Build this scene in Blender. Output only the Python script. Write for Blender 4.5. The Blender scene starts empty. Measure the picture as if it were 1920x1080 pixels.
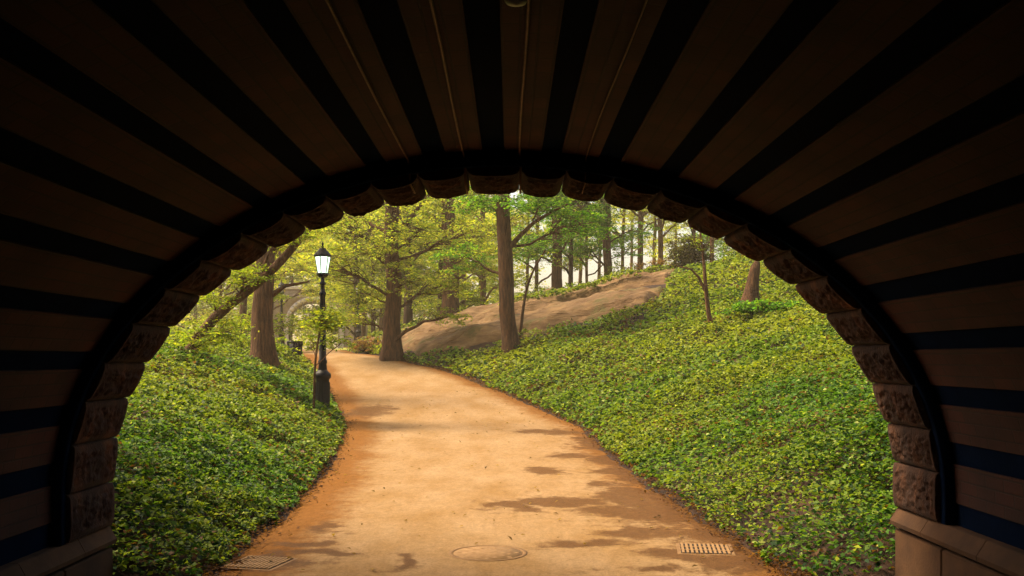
import bpy, bmesh, math, random
import numpy as np
from mathutils import Vector, Matrix

random.seed(7)
rng = np.random.default_rng(11)
S = bpy.context.scene
COL = S.collection
R = math.radians

# ------------------------------------------------------------------ camera, light, exposure
F = 1800.0; VX = 957.0; VY = 673.0; EYE = 1.65
cam_d = bpy.data.cameras.new('camera'); cam = bpy.data.objects.new('camera', cam_d); COL.objects.link(cam)
cam_d.sensor_width = 36.0; cam_d.lens = F / 1920 * 36
cam_d.shift_x = (960 - VX) / 1920; cam_d.shift_y = (VY - 540) / 1920
cam.location = (0, 0, EYE); cam.rotation_euler = (R(90), 0, 0)
cam_d.clip_start = 0.05; cam_d.clip_end = 2000
S.camera = cam

SUN_EL, SUN_AZ = 56.0, -72.0          # azimuth measured from +Y towards +X
w = bpy.data.worlds.new('World'); S.world = w; w.use_nodes = True
nt = w.node_tree; nt.nodes.clear()
sky = nt.nodes.new('ShaderNodeTexSky'); sky.sky_type = 'NISHITA'; sky.sun_disc = False
sky.sun_elevation = R(SUN_EL); sky.sun_rotation = R(SUN_AZ)
sky.air_density = 1.0; sky.dust_density = 4.0; sky.ozone_density = 0.4
bg = nt.nodes.new('ShaderNodeBackground'); bg.inputs['Strength'].default_value = 0.15
tint = nt.nodes.new('ShaderNodeMix'); tint.data_type = 'RGBA'; tint.blend_type = 'MULTIPLY'
tint.inputs['Factor'].default_value = 1.0; tint.inputs['B'].default_value = (1.0, 0.86, 0.70, 1)
wo = nt.nodes.new('ShaderNodeOutputWorld')
nt.links.new(sky.outputs[0], tint.inputs['A']); nt.links.new(tint.outputs['Result'], bg.inputs['Color'])
nt.links.new(bg.outputs[0], wo.inputs[0])

sun_d = bpy.data.lights.new('sun', 'SUN'); sun_d.energy = 2.9; sun_d.angle = R(14); sun_d.color = (1.0, 0.86, 0.62)
sun = bpy.data.objects.new('sun', sun_d); COL.objects.link(sun)
a, e = R(SUN_AZ), R(SUN_EL)
sdir = Vector((math.sin(a) * math.cos(e), math.cos(a) * math.cos(e), math.sin(e)))
sun.rotation_euler = sdir.to_track_quat('Z', 'Y').to_euler()
sun.location = (0, 0, 40)

S.view_settings.view_transform = 'Standard'; S.view_settings.look = 'None'
S.view_settings.gamma = 1.0; S.view_settings.exposure = 1.38; S.view_settings.use_curve_mapping = False
try:
    S.cycles.max_bounces = 8; S.cycles.diffuse_bounces = 5; S.cycles.transmission_bounces = 6; S.cycles.transparent_max_bounces = 6
except Exception: pass

# ------------------------------------------------------------------ helpers
def tag(o, label=None, cat=None, group=None, kind=None):
    if label: o['label'] = label
    if cat: o['category'] = cat
    if group: o['group'] = group
    if kind: o['kind'] = kind
    return o
def empty(name, loc=(0, 0, 0), rz=0.0):
    o = bpy.data.objects.new(name, None); COL.objects.link(o); o.location = loc; o.rotation_euler = (0, 0, rz)
    o.empty_display_size = 0.2
    return o
def link(name, me, mat=None, parent=None):
    o = bpy.data.objects.new(name, me); COL.objects.link(o)
    if mat is not None and len(me.materials) == 0: me.materials.append(mat)
    if parent is not None: o.parent = parent
    return o
def smooth(me): me.polygons.foreach_set('use_smooth', [True] * len(me.polygons))
def bm_obj(name, bm, mat, parent=None, sm=False):
    bmesh.ops.recalc_face_normals(bm, faces=bm.faces)
    me = bpy.data.meshes.new(name); bm.to_mesh(me); bm.free()
    if sm: smooth(me)
    return link(name, me, mat, parent)
def np_mesh(name, V, Fq, col=None, k=4):
    """fast mesh from numpy arrays; Fq is (n,k)"""
    me = bpy.data.meshes.new(name)
    V = np.asarray(V, np.float32); Fq = np.asarray(Fq, np.int32); n = len(Fq)
    me.vertices.add(len(V)); me.vertices.foreach_set('co', V.ravel())
    me.loops.add(n * k); me.loops.foreach_set('vertex_index', Fq.ravel())
    me.polygons.add(n); me.polygons.foreach_set('loop_start', np.arange(0, n * k, k, dtype=np.int32))
    try: me.polygons.foreach_set('loop_total', np.full(n, k, np.int32))
    except Exception: pass
    me.update(calc_edges=True)
    if col is not None:
        at = me.color_attributes.new('Col', 'FLOAT_COLOR', 'POINT')
        c = np.ones((len(V), 4), np.float32); c[:, :3] = col
        at.data.foreach_set('color', c.ravel())
    return me
def grid_faces(ni, nj, wrap=False):
    i = np.arange(ni - 1)[:, None]; jn = nj if wrap else nj - 1
    j = np.arange(jn)[None, :]; j2 = (j + 1) % nj
    return np.stack([i * nj + j, (i + 1) * nj + j, (i + 1) * nj + j2, i * nj + j2], -1).reshape(-1, 4)
def smoothstep(a, b, x):
    t = np.clip((x - a) / (b - a), 0, 1); return t * t * (3 - 2 * t)
_tab = np.random.default_rng(5).random((256, 256))
def vnoise(x, y):
    x = np.asarray(x, float); y = np.asarray(y, float)
    xi = np.floor(x).astype(int); yi = np.floor(y).astype(int); fx = x - xi; fy = y - yi
    fx = fx * fx * (3 - 2 * fx); fy = fy * fy * (3 - 2 * fy)
    g = lambda i, j: _tab[i & 255, j & 255]
    return (g(xi, yi) * (1 - fx) + g(xi + 1, yi) * fx) * (1 - fy) + (g(xi, yi + 1) * (1 - fx) + g(xi + 1, yi + 1) * fx) * fy
def fbm(x, y, o=4):
    s = 0; a = .5; t = 0
    for k in range(o):
        s = s + a * vnoise(x * 2 ** k + 17 * k, y * 2 ** k + 31 * k); t += a; a *= .5
    return s / t
def P3(px, py, d): return Vector(((px - VX) / F * d, d, EYE - (py - VY) / F * d))

# ------------------------------------------------------------------ materials
def mat_new(name):
    m = bpy.data.materials.new(name); m.use_nodes = True; n = m.node_tree
    b = n.nodes['Principled BSDF']; return m, n, b
def N(n, t, **kw):
    x = n.nodes.new(t)
    for k, v in kw.items(): setattr(x, k, v)
    return x
def noise_mat(name, c1, c2, scale=6, rough=.85, bump=.4, bscale=None, detail=6, c3=None, metal=0, dist=.01, stretch=None, spec=.3):
    m, n, b = mat_new(name); L = n.links.new
    tc = N(n, 'ShaderNodeTexCoord'); src = tc.outputs['Object']
    if stretch:
        mp = N(n, 'ShaderNodeMapping'); mp.inputs['Scale'].default_value = stretch; L(src, mp.inputs[0]); src = mp.outputs[0]
    nz = N(n, 'ShaderNodeTexNoise'); nz.inputs['Scale'].default_value = scale; nz.inputs['Detail'].default_value = detail
    nz.inputs['Roughness'].default_value = .65
    cr = N(n, 'ShaderNodeValToRGB'); cr.color_ramp.elements[0].position = .32; cr.color_ramp.elements[1].position = .68
    cr.color_ramp.elements[0].color = (*c1, 1); cr.color_ramp.elements[1].color = (*c2, 1)
    if c3: q = cr.color_ramp.elements.new(.52); q.color = (*c3, 1)
    nb = N(n, 'ShaderNodeTexNoise'); nb.inputs['Scale'].default_value = bscale or scale * 5; nb.inputs['Detail'].default_value = 8
    bp = N(n, 'ShaderNodeBump'); bp.inputs['Strength'].default_value = bump; bp.inputs['Distance'].default_value = dist
    L(src, nz.inputs['Vector']); L(src, nb.inputs['Vector']); L(nz.outputs[0], cr.inputs[0]); L(cr.outputs[0], b.inputs['Base Color'])
    L(nb.outputs[0], bp.inputs['Height']); L(bp.outputs[0], b.inputs['Normal'])
    b.inputs['Roughness'].default_value = rough; b.inputs['Metallic'].default_value = metal
    b.inputs['Specular IOR Level'].default_value = spec
    return m
def leaf_mat(name, trans=.45, rough=.5):
    m, n, b = mat_new(name); L = n.links.new
    at = N(n, 'ShaderNodeVertexColor', layer_name='Col')
    b.inputs['Roughness'].default_value = rough; b.inputs['Specular IOR Level'].default_value = .12
    L(at.outputs[0], b.inputs['Base Color'])
    tr = N(n, 'ShaderNodeBsdfTranslucent'); mx = N(n, 'ShaderNodeMixShader'); mx.inputs[0].default_value = trans
    mul = N(n, 'ShaderNodeMix', data_type='RGBA', blend_type='MULTIPLY'); mul.inputs['Factor'].default_value = 1
    mul.inputs['B'].default_value = (1.9, 1.85, .7, 1)
    L(at.outputs[0], mul.inputs['A']); L(mul.outputs['Result'], tr.inputs[0])
    L(b.outputs[0], mx.inputs[1]); L(tr.outputs[0], mx.inputs[2]); L(mx.outputs[0], n.nodes['Material Output'].inputs[0])
    return m
M = {}
M['leaf'] = leaf_mat('leaf_foliage', .55, .6); M['cover'] = leaf_mat('groundcover_leaves', .35, .55)
M['bark'] = noise_mat('bark', (.03, .012, .005), (.17, .078, .03), 4, .95, 1.0, 14, dist=.06, stretch=(4, 4, .7), c3=(.10, .045, .018))
M['bark_dark'] = noise_mat('bark_dark', (.02, .009, .005), (.075, .035, .018), 5, .95, 1.0, 22, dist=.03, stretch=(3, 3, .6))
M['bark_green'] = noise_mat('bark_mossy', (.05, .032, .012), (.15, .11, .03), 5, .95, 1.0, 22, dist=.03, stretch=(3, 3, .6))
M['soil'] = noise_mat('soil', (.012, .006, .004), (.06, .026, .011), 3, .95, .8, 30, dist=.03, c3=(.03, .014, .007))
M['rock'] = noise_mat('schist_rock', (.055, .028, .010), (.22, .13, .052), 1.6, .9, 1.0, 8, dist=.10, c3=(.14, .078, .030), stretch=(.6, 1, 2.4))
M['slate'] = noise_mat('dark_slate', (.0013, .005, .017), (.0022, .008, .025), 4, .95, .3, 40, spec=.02)
M['stone'] = noise_mat('brown_freestone', (.014, .005, .0025), (.085, .031, .011), 5, .95, .9, 60, dist=.012, c3=(.036, .014, .006), stretch=(1, 1, .45))
M['stone_smooth'] = noise_mat('brown_dressed_stone', (.045, .019, .006), (.095, .042, .014), 3, .9, .35, 50, dist=.006)
M['pale_stone'] = noise_mat('pale_bridge_stone', (.60, .48, .42), (.80, .68, .60), 2, .9, .3, 20)
M['far_wall'] = noise_mat('weathered_bridge_stone', (.25, .17, .12), (.48, .36, .29), 1.5, .9, .4, 12)
M['iron'] = noise_mat('painted_iron', (.003, .0035, .005), (.008, .008, .010), 8, .5, .25, 60, spec=.25)
M['conduit'] = noise_mat('rusty_conduit', (.09, .035, .015), (.17, .08, .035), 12, .6, .2, 60, metal=.3)
M['iron_plate'] = noise_mat('cast_iron_dusty', (.20, .105, .034), (.31, .18, .072), 12, .8, .5, 90, dist=.004)
M['iron_ring'] = noise_mat('worn_iron_ring', (.15, .076, .024), (.24, .13, .046), 12, .8, .5, 90, dist=.004)
M['dark_gap'] = noise_mat('drain_dark', (.012, .008, .006), (.03, .018, .01), 8, .9, .2, 60)

def vary_by_object(m, lo, hi):
    n = m.node_tree; L = n.links.new; b = n.nodes['Principled BSDF']; base = b.inputs['Base Color'].links[0].from_socket
    oi = N(n, 'ShaderNodeObjectInfo'); mr = N(n, 'ShaderNodeMapRange'); mr.inputs['To Min'].default_value = lo; mr.inputs['To Max'].default_value = hi
    sc = N(n, 'ShaderNodeVectorMath', operation='SCALE'); L(oi.outputs['Random'], mr.inputs[0]); L(base, sc.inputs[0]); L(mr.outputs[0], sc.inputs['Scale']); L(sc.outputs[0], b.inputs['Base Color'])
vary_by_object(M['stone'], .6, 1.35); vary_by_object(M['stone_smooth'], .75, 1.15); vary_by_object(M['bark'], .8, 1.35)
def rock_material():
    m = noise_mat('schist_rock', (.085, .043, .015), (.22, .128, .050), 1.6, .9, .8, 8, dist=.06, c3=(.15, .084, .032), stretch=(.6, 1, 2.4)); n = m.node_tree; L = n.links.new
    b = n.nodes['Principled BSDF']; base = b.inputs['Base Color'].links[0].from_socket
    tc = N(n, 'ShaderNodeTexCoord'); mp = N(n, 'ShaderNodeMapping'); mp.inputs['Scale'].default_value = (.35, 1.1, 1.6); mp.inputs['Rotation'].default_value = (0, 0, .5); L(tc.outputs['Object'], mp.inputs[0])
    wn = N(n, 'ShaderNodeTexNoise'); wn.inputs['Scale'].default_value = 1.5; wn.inputs['Detail'].default_value = 6; L(mp.outputs[0], wn.inputs[0])
    mxv = N(n, 'ShaderNodeMix', data_type='RGBA'); mxv.inputs['Factor'].default_value = .62; L(mp.outputs[0], mxv.inputs['A']); L(wn.outputs['Color'], mxv.inputs['B'])
    vo = N(n, 'ShaderNodeTexVoronoi', feature='DISTANCE_TO_EDGE'); vo.inputs['Scale'].default_value = 1.7; L(mxv.outputs['Result'], vo.inputs['Vector'])
    rg = N(n, 'ShaderNodeMapRange'); rg.inputs['From Min'].default_value = .0; rg.inputs['From Max'].default_value = .05; L(vo.outputs['Distance'], rg.inputs[0])
    m1 = N(n, 'ShaderNodeMix', data_type='RGBA'); L(rg.outputs[0], m1.inputs['Factor']); m1.inputs['A'].default_value = (.11, .055, .018, 1); L(base, m1.inputs['B'])
    ms = N(n, 'ShaderNodeTexNoise'); ms.inputs['Scale'].default_value = .9; ms.inputs['Detail'].default_value = 9; ms.inputs['Roughness'].default_value = .7; L(tc.outputs['Object'], ms.inputs[0])
    mr = N(n, 'ShaderNodeMapRange'); mr.inputs['From Min'].default_value = .54; mr.inputs['From Max'].default_value = .62; L(ms.outputs[0], mr.inputs[0])
    m2 = N(n, 'ShaderNodeMix', data_type='RGBA'); L(mr.outputs[0], m2.inputs['Factor']); L(m1.outputs['Result'], m2.inputs['A']); m2.inputs['B'].default_value = (.085, .065, .016, 1)
    L(m2.outputs['Result'], b.inputs['Base Color'])
    b2 = N(n, 'ShaderNodeBump'); b2.inputs['Strength'].default_value = .6; b2.inputs['Distance'].default_value = .06; L(rg.outputs[0], b2.inputs['Height'])
    L(b.inputs['Normal'].links[0].from_socket, b2.inputs['Normal']); L(b2.outputs[0], b.inputs['Normal'])
    return m
M['rock'] = rock_material()
def brick_material():
    m, n, b = mat_new('vault_brick'); L = n.links.new
    uv = N(n, 'ShaderNodeUVMap', uv_map='UVMap')
    br = N(n, 'ShaderNodeTexBrick'); br.inputs['Scale'].default_value = 1.0
    br.inputs['Brick Width'].default_value = .215; br.inputs['Row Height'].default_value = .075; br.inputs['Mortar Size'].default_value = .006
    br.inputs['Mortar Smooth'].default_value = .3; br.inputs['Bias'].default_value = -.2
    br.inputs['Color1'].default_value = (.050, .0125, .0065, 1); br.inputs['Color2'].default_value = (.032, .010, .0058, 1)
    br.inputs['Mortar'].default_value = (.03, .0135, .008, 1)
    nz = N(n, 'ShaderNodeTexNoise'); nz.inputs['Scale'].default_value = 2.2; nz.inputs['Detail'].default_value = 8
    mr = N(n, 'ShaderNodeMapRange'); mr.inputs['From Min'].default_value = .3; mr.inputs['From Max'].default_value = .7
    mr.inputs['To Min'].default_value = .55; mr.inputs['To Max'].default_value = 1.25
    mul = N(n, 'ShaderNodeVectorMath', operation='SCALE')
    L(uv.outputs[0], br.inputs['Vector']); L(uv.outputs[0], nz.inputs['Vector']); L(nz.outputs[0], mr.inputs[0])
    L(br.outputs['Color'], mul.inputs[0]); L(mr.outputs[0], mul.inputs['Scale']); L(mul.outputs[0], b.inputs['Base Color'])
    bp = N(n, 'ShaderNodeBump'); bp.inputs['Strength'].default_value = .6; bp.inputs['Distance'].default_value = .006; bp.invert = True
    L(br.outputs['Fac'], bp.inputs['Height'])
    n2 = N(n, 'ShaderNodeTexNoise'); n2.inputs['Scale'].default_value = 40; bp2 = N(n, 'ShaderNodeBump'); bp2.inputs['Strength'].default_value = .35; bp2.inputs['Distance'].default_value = .004
    L(uv.outputs[0], n2.inputs['Vector']); L(n2.outputs[0], bp2.inputs['Height']); L(bp.outputs[0], bp2.inputs['Normal']); L(bp2.outputs[0], b.inputs['Normal'])
    b.inputs['Roughness'].default_value = .85; b.inputs['Specular IOR Level'].default_value = .25
    return m
M['brick'] = brick_material()

def path_material():
    m, n, b = mat_new('sandy_path'); L = n.links.new
    at = N(n, 'ShaderNodeVertexColor', layer_name='Col')     # r: damp marks and darkened tunnel floor, g: browner towards the edges
    sp = N(n, 'ShaderNodeSeparateColor'); L(at.outputs[0], sp.inputs[0])
    tc = N(n, 'ShaderNodeTexCoord')
    mp = N(n, 'ShaderNodeMapping'); mp.inputs['Scale'].default_value = (1, .45, 1); L(tc.outputs['Object'], mp.inputs[0])
    n1 = N(n, 'ShaderNodeTexNoise'); n1.inputs['Scale'].default_value = 1.6; n1.inputs['Detail'].default_value = 8; n1.inputs['Roughness'].default_value = .6
    n2 = N(n, 'ShaderNodeTexNoise'); n2.inputs['Scale'].default_value = 42; n2.inputs['Detail'].default_value = 8; n2.inputs['Roughness'].default_value = .75
    n3 = N(n, 'ShaderNodeTexNoise'); n3.inputs['Scale'].default_value = 6.5; n3.inputs['Detail'].default_value = 10; n3.inputs['Roughness'].default_value = .7
    L(mp.outputs[0], n1.inputs[0]); L(tc.outputs['Object'], n2.inputs[0]); L(tc.outputs['Object'], n3.inputs[0])
    c = N(n, 'ShaderNodeValToRGB'); c.color_ramp.elements[0].position = .3; c.color_ramp.elements[1].position = .7
    c.color_ramp.elements[0].color = (.245, .138, .050, 1); c.color_ramp.elements[1].color = (.335, .215, .108, 1); L(n1.outputs[0], c.inputs[0])
    def mask(ch, amp, lo, hi):
        a1 = N(n, 'ShaderNodeMath', operation='MULTIPLY_ADD'); L(n3.outputs[0], a1.inputs[0]); a1.inputs[1].default_value = amp; L(sp.outputs[ch], a1.inputs[2])
        r = N(n, 'ShaderNodeMapRange', interpolation_type='SMOOTHSTEP'); r.inputs['From Min'].default_value = lo + amp * .5; r.inputs['From Max'].default_value = hi + amp * .5
        L(a1.outputs[0], r.inputs[0]); return r
    def mix(fac, A, col, k=1.0):
        x = N(n, 'ShaderNodeMix', data_type='RGBA')
        mm = N(n, 'ShaderNodeMath', operation='MULTIPLY'); L(fac, mm.inputs[0]); mm.inputs[1].default_value = k
        L(mm.outputs[0], x.inputs['Factor']); L(A, x.inputs['A']); x.inputs['B'].default_value = (*col, 1); return x.outputs['Result']
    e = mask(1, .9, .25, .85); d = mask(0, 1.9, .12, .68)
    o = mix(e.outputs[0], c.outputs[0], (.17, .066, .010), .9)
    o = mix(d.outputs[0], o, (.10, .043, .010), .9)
    n4 = N(n, 'ShaderNodeTexNoise'); n4.inputs['Scale'].default_value = 14; n4.inputs['Detail'].default_value = 12; n4.inputs['Roughness'].default_value = .8; L(mp.outputs[0], n4.inputs[0])
    g4 = N(n, 'ShaderNodeMapRange'); g4.inputs['From Min'].default_value = .32; g4.inputs['From Max'].default_value = .6; g4.inputs['To Min'].default_value = .74; g4.inputs['To Max'].default_value = 1.06; L(n4.outputs[0], g4.inputs[0])
    s4 = N(n, 'ShaderNodeVectorMath', operation='SCALE'); L(o, s4.inputs[0]); L(g4.outputs[0], s4.inputs['Scale']); o = s4.outputs[0]
    gr = N(n, 'ShaderNodeMapRange'); L(n2.outputs[0], gr.inputs[0]); gr.inputs['From Min'].default_value = .3; gr.inputs['From Max'].default_value = .7
    gr.inputs['To Min'].default_value = .74; gr.inputs['To Max'].default_value = 1.2
    sc = N(n, 'ShaderNodeVectorMath', operation='SCALE'); L(o, sc.inputs[0]); L(gr.outputs[0], sc.inputs['Scale']); L(sc.outputs[0], b.inputs['Base Color'])
    rr = N(n, 'ShaderNodeMapRange'); L(d.outputs[0], rr.inputs[0]); rr.inputs['To Min'].default_value = .9; rr.inputs['To Max'].default_value = .62; L(rr.outputs[0], b.inputs['Roughness'])
    bp = N(n, 'ShaderNodeBump'); bp.inputs['Strength'].default_value = .9; bp.inputs['Distance'].default_value = .01; L(n2.outputs[0], bp.inputs['Height'])
    bp2 = N(n, 'ShaderNodeBump'); bp2.inputs['Strength'].default_value = .4; bp2.inputs['Distance'].default_value = .03; L(n3.outputs[0], bp2.inputs['Height'])
    L(bp.outputs[0], bp2.inputs['Normal']); L(bp2.outputs[0], b.inputs['Normal']); b.inputs['Specular IOR Level'].default_value = .06
    return m
M['path'] = path_material()
def emit_mat(name, col, s):
    m, n, b = mat_new(name); b.inputs['Base Color'].default_value = (.7, .75, .7, 1); b.inputs['Roughness'].default_value = .3
    b.inputs['Emission Color'].default_value = (*col, 1); b.inputs['Emission Strength'].default_value = s; return m
M['lit_glass'] = emit_mat('lit_frosted_glass', (.74, 1.0, .72), 1.0)
M['dull_glass'] = emit_mat('unlit_frosted_glass', (1, 1, 1), 0.0)

# ------------------------------------------------------------------ terrain functions
YK = np.array([-30, 0, 7.3, 8.8, 10.7, 14.3, 18.9, 20.3, 24.5, 30.8, 35, 42, 60, 80, 100, 130])
LK = np.array([-2.26, -2.26, -2.26, -2.36, -2.38, -2.68, -3.22, -3.5, -4.5, -6.1, -7.5, -9.9, -14.6, -18.4, -22, -30])
YR = np.array([-30, 0, 7.3, 9.1, 13.1, 19.5, 24.5, 31, 34.5, 40, 60, 80, 100, 130])
RK = np.array([2.14, 2.14, 2.14, 1.98, 1.77, 1.44, .31, -1.83, -4.0, -6.4, -11, -14.2, -18, -26])
def sm_interp(y, X, Y):
    return (np.interp(y - .8, X, Y) + 2 * np.interp(y, X, Y) + np.interp(y + .8, X, Y)) / 4
def eL(y): return sm_interp(y, YK, LK)
def eR(y): return sm_interp(y, YR, RK)
def zp(y):
    y = np.asarray(y, float)
    q = .0025 * np.clip(y - 9, 0, 26) ** 2
    return np.where(y < 35, q, np.interp(y, [35, 37, 40, 50, 60, 80, 100, 200], [1.69, 1.8, 1.9, 2.12, 2.25, 2.42, 2.5, 2.6]))
def H(x, y):
    x = np.asarray(x, float); y = np.asarray(y, float)
    sr = x - eR(y); sl = eL(y) - x
    hr = np.interp(sr, [0, .25, 2, 5, 9, 14, 18, 30, 80], [0, .04, .75, 1.62, 2.65, 3.5, 4.5, 5.8, 7])
    hr = hr * np.interp(y, [0, 36, 46, 62, 90, 300], [1, 1, .86, .45, .3, .3])
    hl = np.interp(sl, [0, .2, 1, 2, 3.5, 6, 12, 40], [0, .03, .42, .85, 1.2, 1.35, 1.4, 1.2])
    hl = hl * np.interp(y, [0, 26, 40, 300], [1, 1, .35, .3])
    h = np.where(sr > 0, hr, np.where(sl > 0, hl, 0))
    off = np.maximum(np.maximum(sr, sl), 0)
    bump = (fbm(x * .6, y * .6) - .5) * .5 * np.clip(off / 1.5, 0, 1)
    h = (h + bump) * smoothstep(6.9, 7.7, y)
    z = zp(y) + h - .03
    emb = np.where((np.abs(x) > 3.45) & (y < 6.8), 4.1, z)
    return emb

# ground sheet
gx = np.unique(np.round(np.concatenate([np.linspace(-400, -60, 14), np.linspace(-60, -14, 40), np.arange(-14, 20, .22), np.linspace(20, 60, 40), np.linspace(60, 400, 14), [-3.5, -3.3, 3.3, 3.5]]), 3))
gy = np.unique(np.round(np.concatenate([np.linspace(-60, -4, 14), np.linspace(-4, 6.6, 14), [6.6, 6.9], np.arange(7, 48, .22), np.arange(48, 100, 1.5), np.linspace(100, 800, 18)]), 3))
GX, GY = np.meshgrid(gx, gy, indexing='ij')
V = np.stack([GX, GY, H(GX, GY)], -1).reshape(-1, 3)
me = np_mesh('ground', V, grid_faces(len(gx), len(gy))[:, ::-1]); smooth(me)
tag(link('ground', me, M['soil']), kind='structure')

lx = np.arange(-60, 60, 1.2); ly = np.arange(50, 160, 1.2); LX, LY = np.meshgrid(lx, ly, indexing='ij')
me = np_mesh('lawn', np.stack([LX, LY, H(LX, LY) + .014], -1).reshape(-1, 3), grid_faces(len(lx), len(ly))[:, ::-1]); smooth(me)
tag(link('lawn', me, noise_mat('lawn_grass', (.16, .19, .02), (.30, .30, .04), 1.2, .9, .6, 30)), kind='structure')
# path sheet with damp marks and a darkened tunnel floor
def on_path(px, py):                     # image point of the photograph -> place on the path
    d = 6.0
    for _ in range(4000):
        z = EYE - (py - VY) / F * d
        if z <= float(zp(d)): break
        d += .02
    return (px - VX) / F * d, d
blobs = [(1290, 935, 60, 30), (1400, 1020, 60, 25), (1250, 880, 50, 20), (1130, 830, 50, 14), (1350, 975, 60, 20), (1180, 960, 90, 14), (1060, 856, 48, 5), (1020, 882, 28, 5), (1165, 862, 45, 14), (1200, 885, 70, 18), (1050, 942, 85, 7), (1190, 930, 70, 22), (1240, 960, 95, 26),
         (1090, 1022, 85, 8), (1200, 1000, 60, 12), (1320, 1000, 70, 25), (1130, 905, 50, 5), (1380, 1050, 90, 14), (1200, 1062, 60, 10), (1290, 1040, 50, 12),
         (615, 992, 30, 8), (560, 1022, 45, 7), (640, 1038, 50, 6), (500, 1050, 60, 12), (690, 770, 40, 10), (760, 1060, 22, 12), (1030, 810, 50, 5), (960, 950, 30, 10)]
ys = np.unique(np.round(np.concatenate([np.linspace(-24, 6, 30), np.arange(6, 16, .045), np.arange(16, 30, .1), np.arange(30, 50, .25), np.arange(50, 100, 1.)]), 3))
us = np.linspace(0, 1, 110)
UU, YY = np.meshgrid(us, ys, indexing='ij')
wig = lambda y, k: (vnoise(y * 1.3, y * 0 + k) - .5) * .22 + (vnoise(y * 5, y * 0 + k + 3) - .5) * .1
inT = smoothstep(7.0, 6.6, YY)
el = eL(YY) - .06 + wig(YY, 3.) ; er = eR(YY) + .06 + wig(YY, 9.)
el = el * (1 - inT) + -2.86 * inT; er = er * (1 - inT) + 2.76 * inT
XX = el + (er - el) * UU
ZZ = zp(YY) + (fbm(XX * .5, YY * .5) - .5) * .03 * smoothstep(9, 12, YY) - .035 * np.clip(np.abs(UU - .5) * 2 - .85, 0, 1) / .15 * (1 - inT)
damp = smoothstep(7.0, 6.2, YY) * 1.2  # tunnel floor coloured dark to cut bounce light into the vault
for (px, py, rx, ry) in blobs:
    cx, cy = on_path(px, py); x2, _ = on_path(px + rx, py); _, yb = on_path(px, py + ry); _, yt = on_path(px, py - ry)
    sx = abs(x2 - cx); sy = max(abs(yt - yb) / 2, .05)
    wx = (fbm(XX * 2.2, YY * 2.2) - .5) * .9; wy = (fbm(XX * 2.2 + 40, YY * 2.2) - .5) * .9
    damp = np.maximum(damp, np.exp(-(((XX + wx - cx) / sx) ** 2 + ((YY + wy * .8 - cy) / sy) ** 2) * .8))
dist = np.minimum(XX - el, er - XX)
edge = np.clip(1 - dist / (1.05 + .0 * YY), 0, 1) + .28 * np.clip(1 - (XX - el) / 1.7, 0, 1) + .06 * smoothstep(13, 26, YY)
C = np.stack([damp, edge, 0 * edge], -1).reshape(-1, 3)
me = np_mesh('path', np.stack([XX, YY, ZZ + .004], -1).reshape(-1, 3), grid_faces(len(us), len(ys))[:, ::-1], C); smooth(me)
tag(link('path', me, M['path']), kind='structure')

# ------------------------------------------------------------------ the arch section
CX, CZ, AA, BB = -.047, .756, 2.858, 2.139
ZL, ZR = .436, .573
th = np.linspace(0, math.pi, 1200)
ex = CX - AA * np.cos(th); ez = CZ + BB * np.sin(th)
px_ = np.concatenate([np.full(30, CX - AA), ex, np.full(30, CX + AA)])
pz_ = np.concatenate([np.linspace(ZL, CZ, 30, endpoint=False), ez, np.linspace(CZ, ZR, 31)[1:]])
tl = np.concatenate([[0], np.cumsum(np.hypot(np.diff(px_), np.diff(pz_)))])
dx = np.gradient(px_, tl); dz = np.gradient(pz_, tl); ln = np.hypot(dx, dz)
nxo, nzo = -dz / ln, dx / ln                 # outward normal
TL = tl[-1]
def arc(t, off=0.0):
    x = np.interp(t, tl, px_); z = np.interp(t, tl, pz_); a = np.interp(t, tl, nxo); b = np.interp(t, tl, nzo)
    return x + a * off, z + b * off
def voff(t): return .068 + .04 * np.sin(np.clip(np.asarray(t) / TL, 0, 1) * math.pi) ** 2

bridge = empty('stone_arch_bridge', (0, 7.0, 0))
tag(bridge, 'dark vaulted stone arch bridge with striped brick ceiling framing the park view', 'bridge')
def bpart(name, me, mat, sm=False):
    if sm: smooth(me)
    o = link(name, me, mat, bridge); o.matrix_parent_inverse = Matrix.Translation((0, -7.0, 0)); return o

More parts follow.
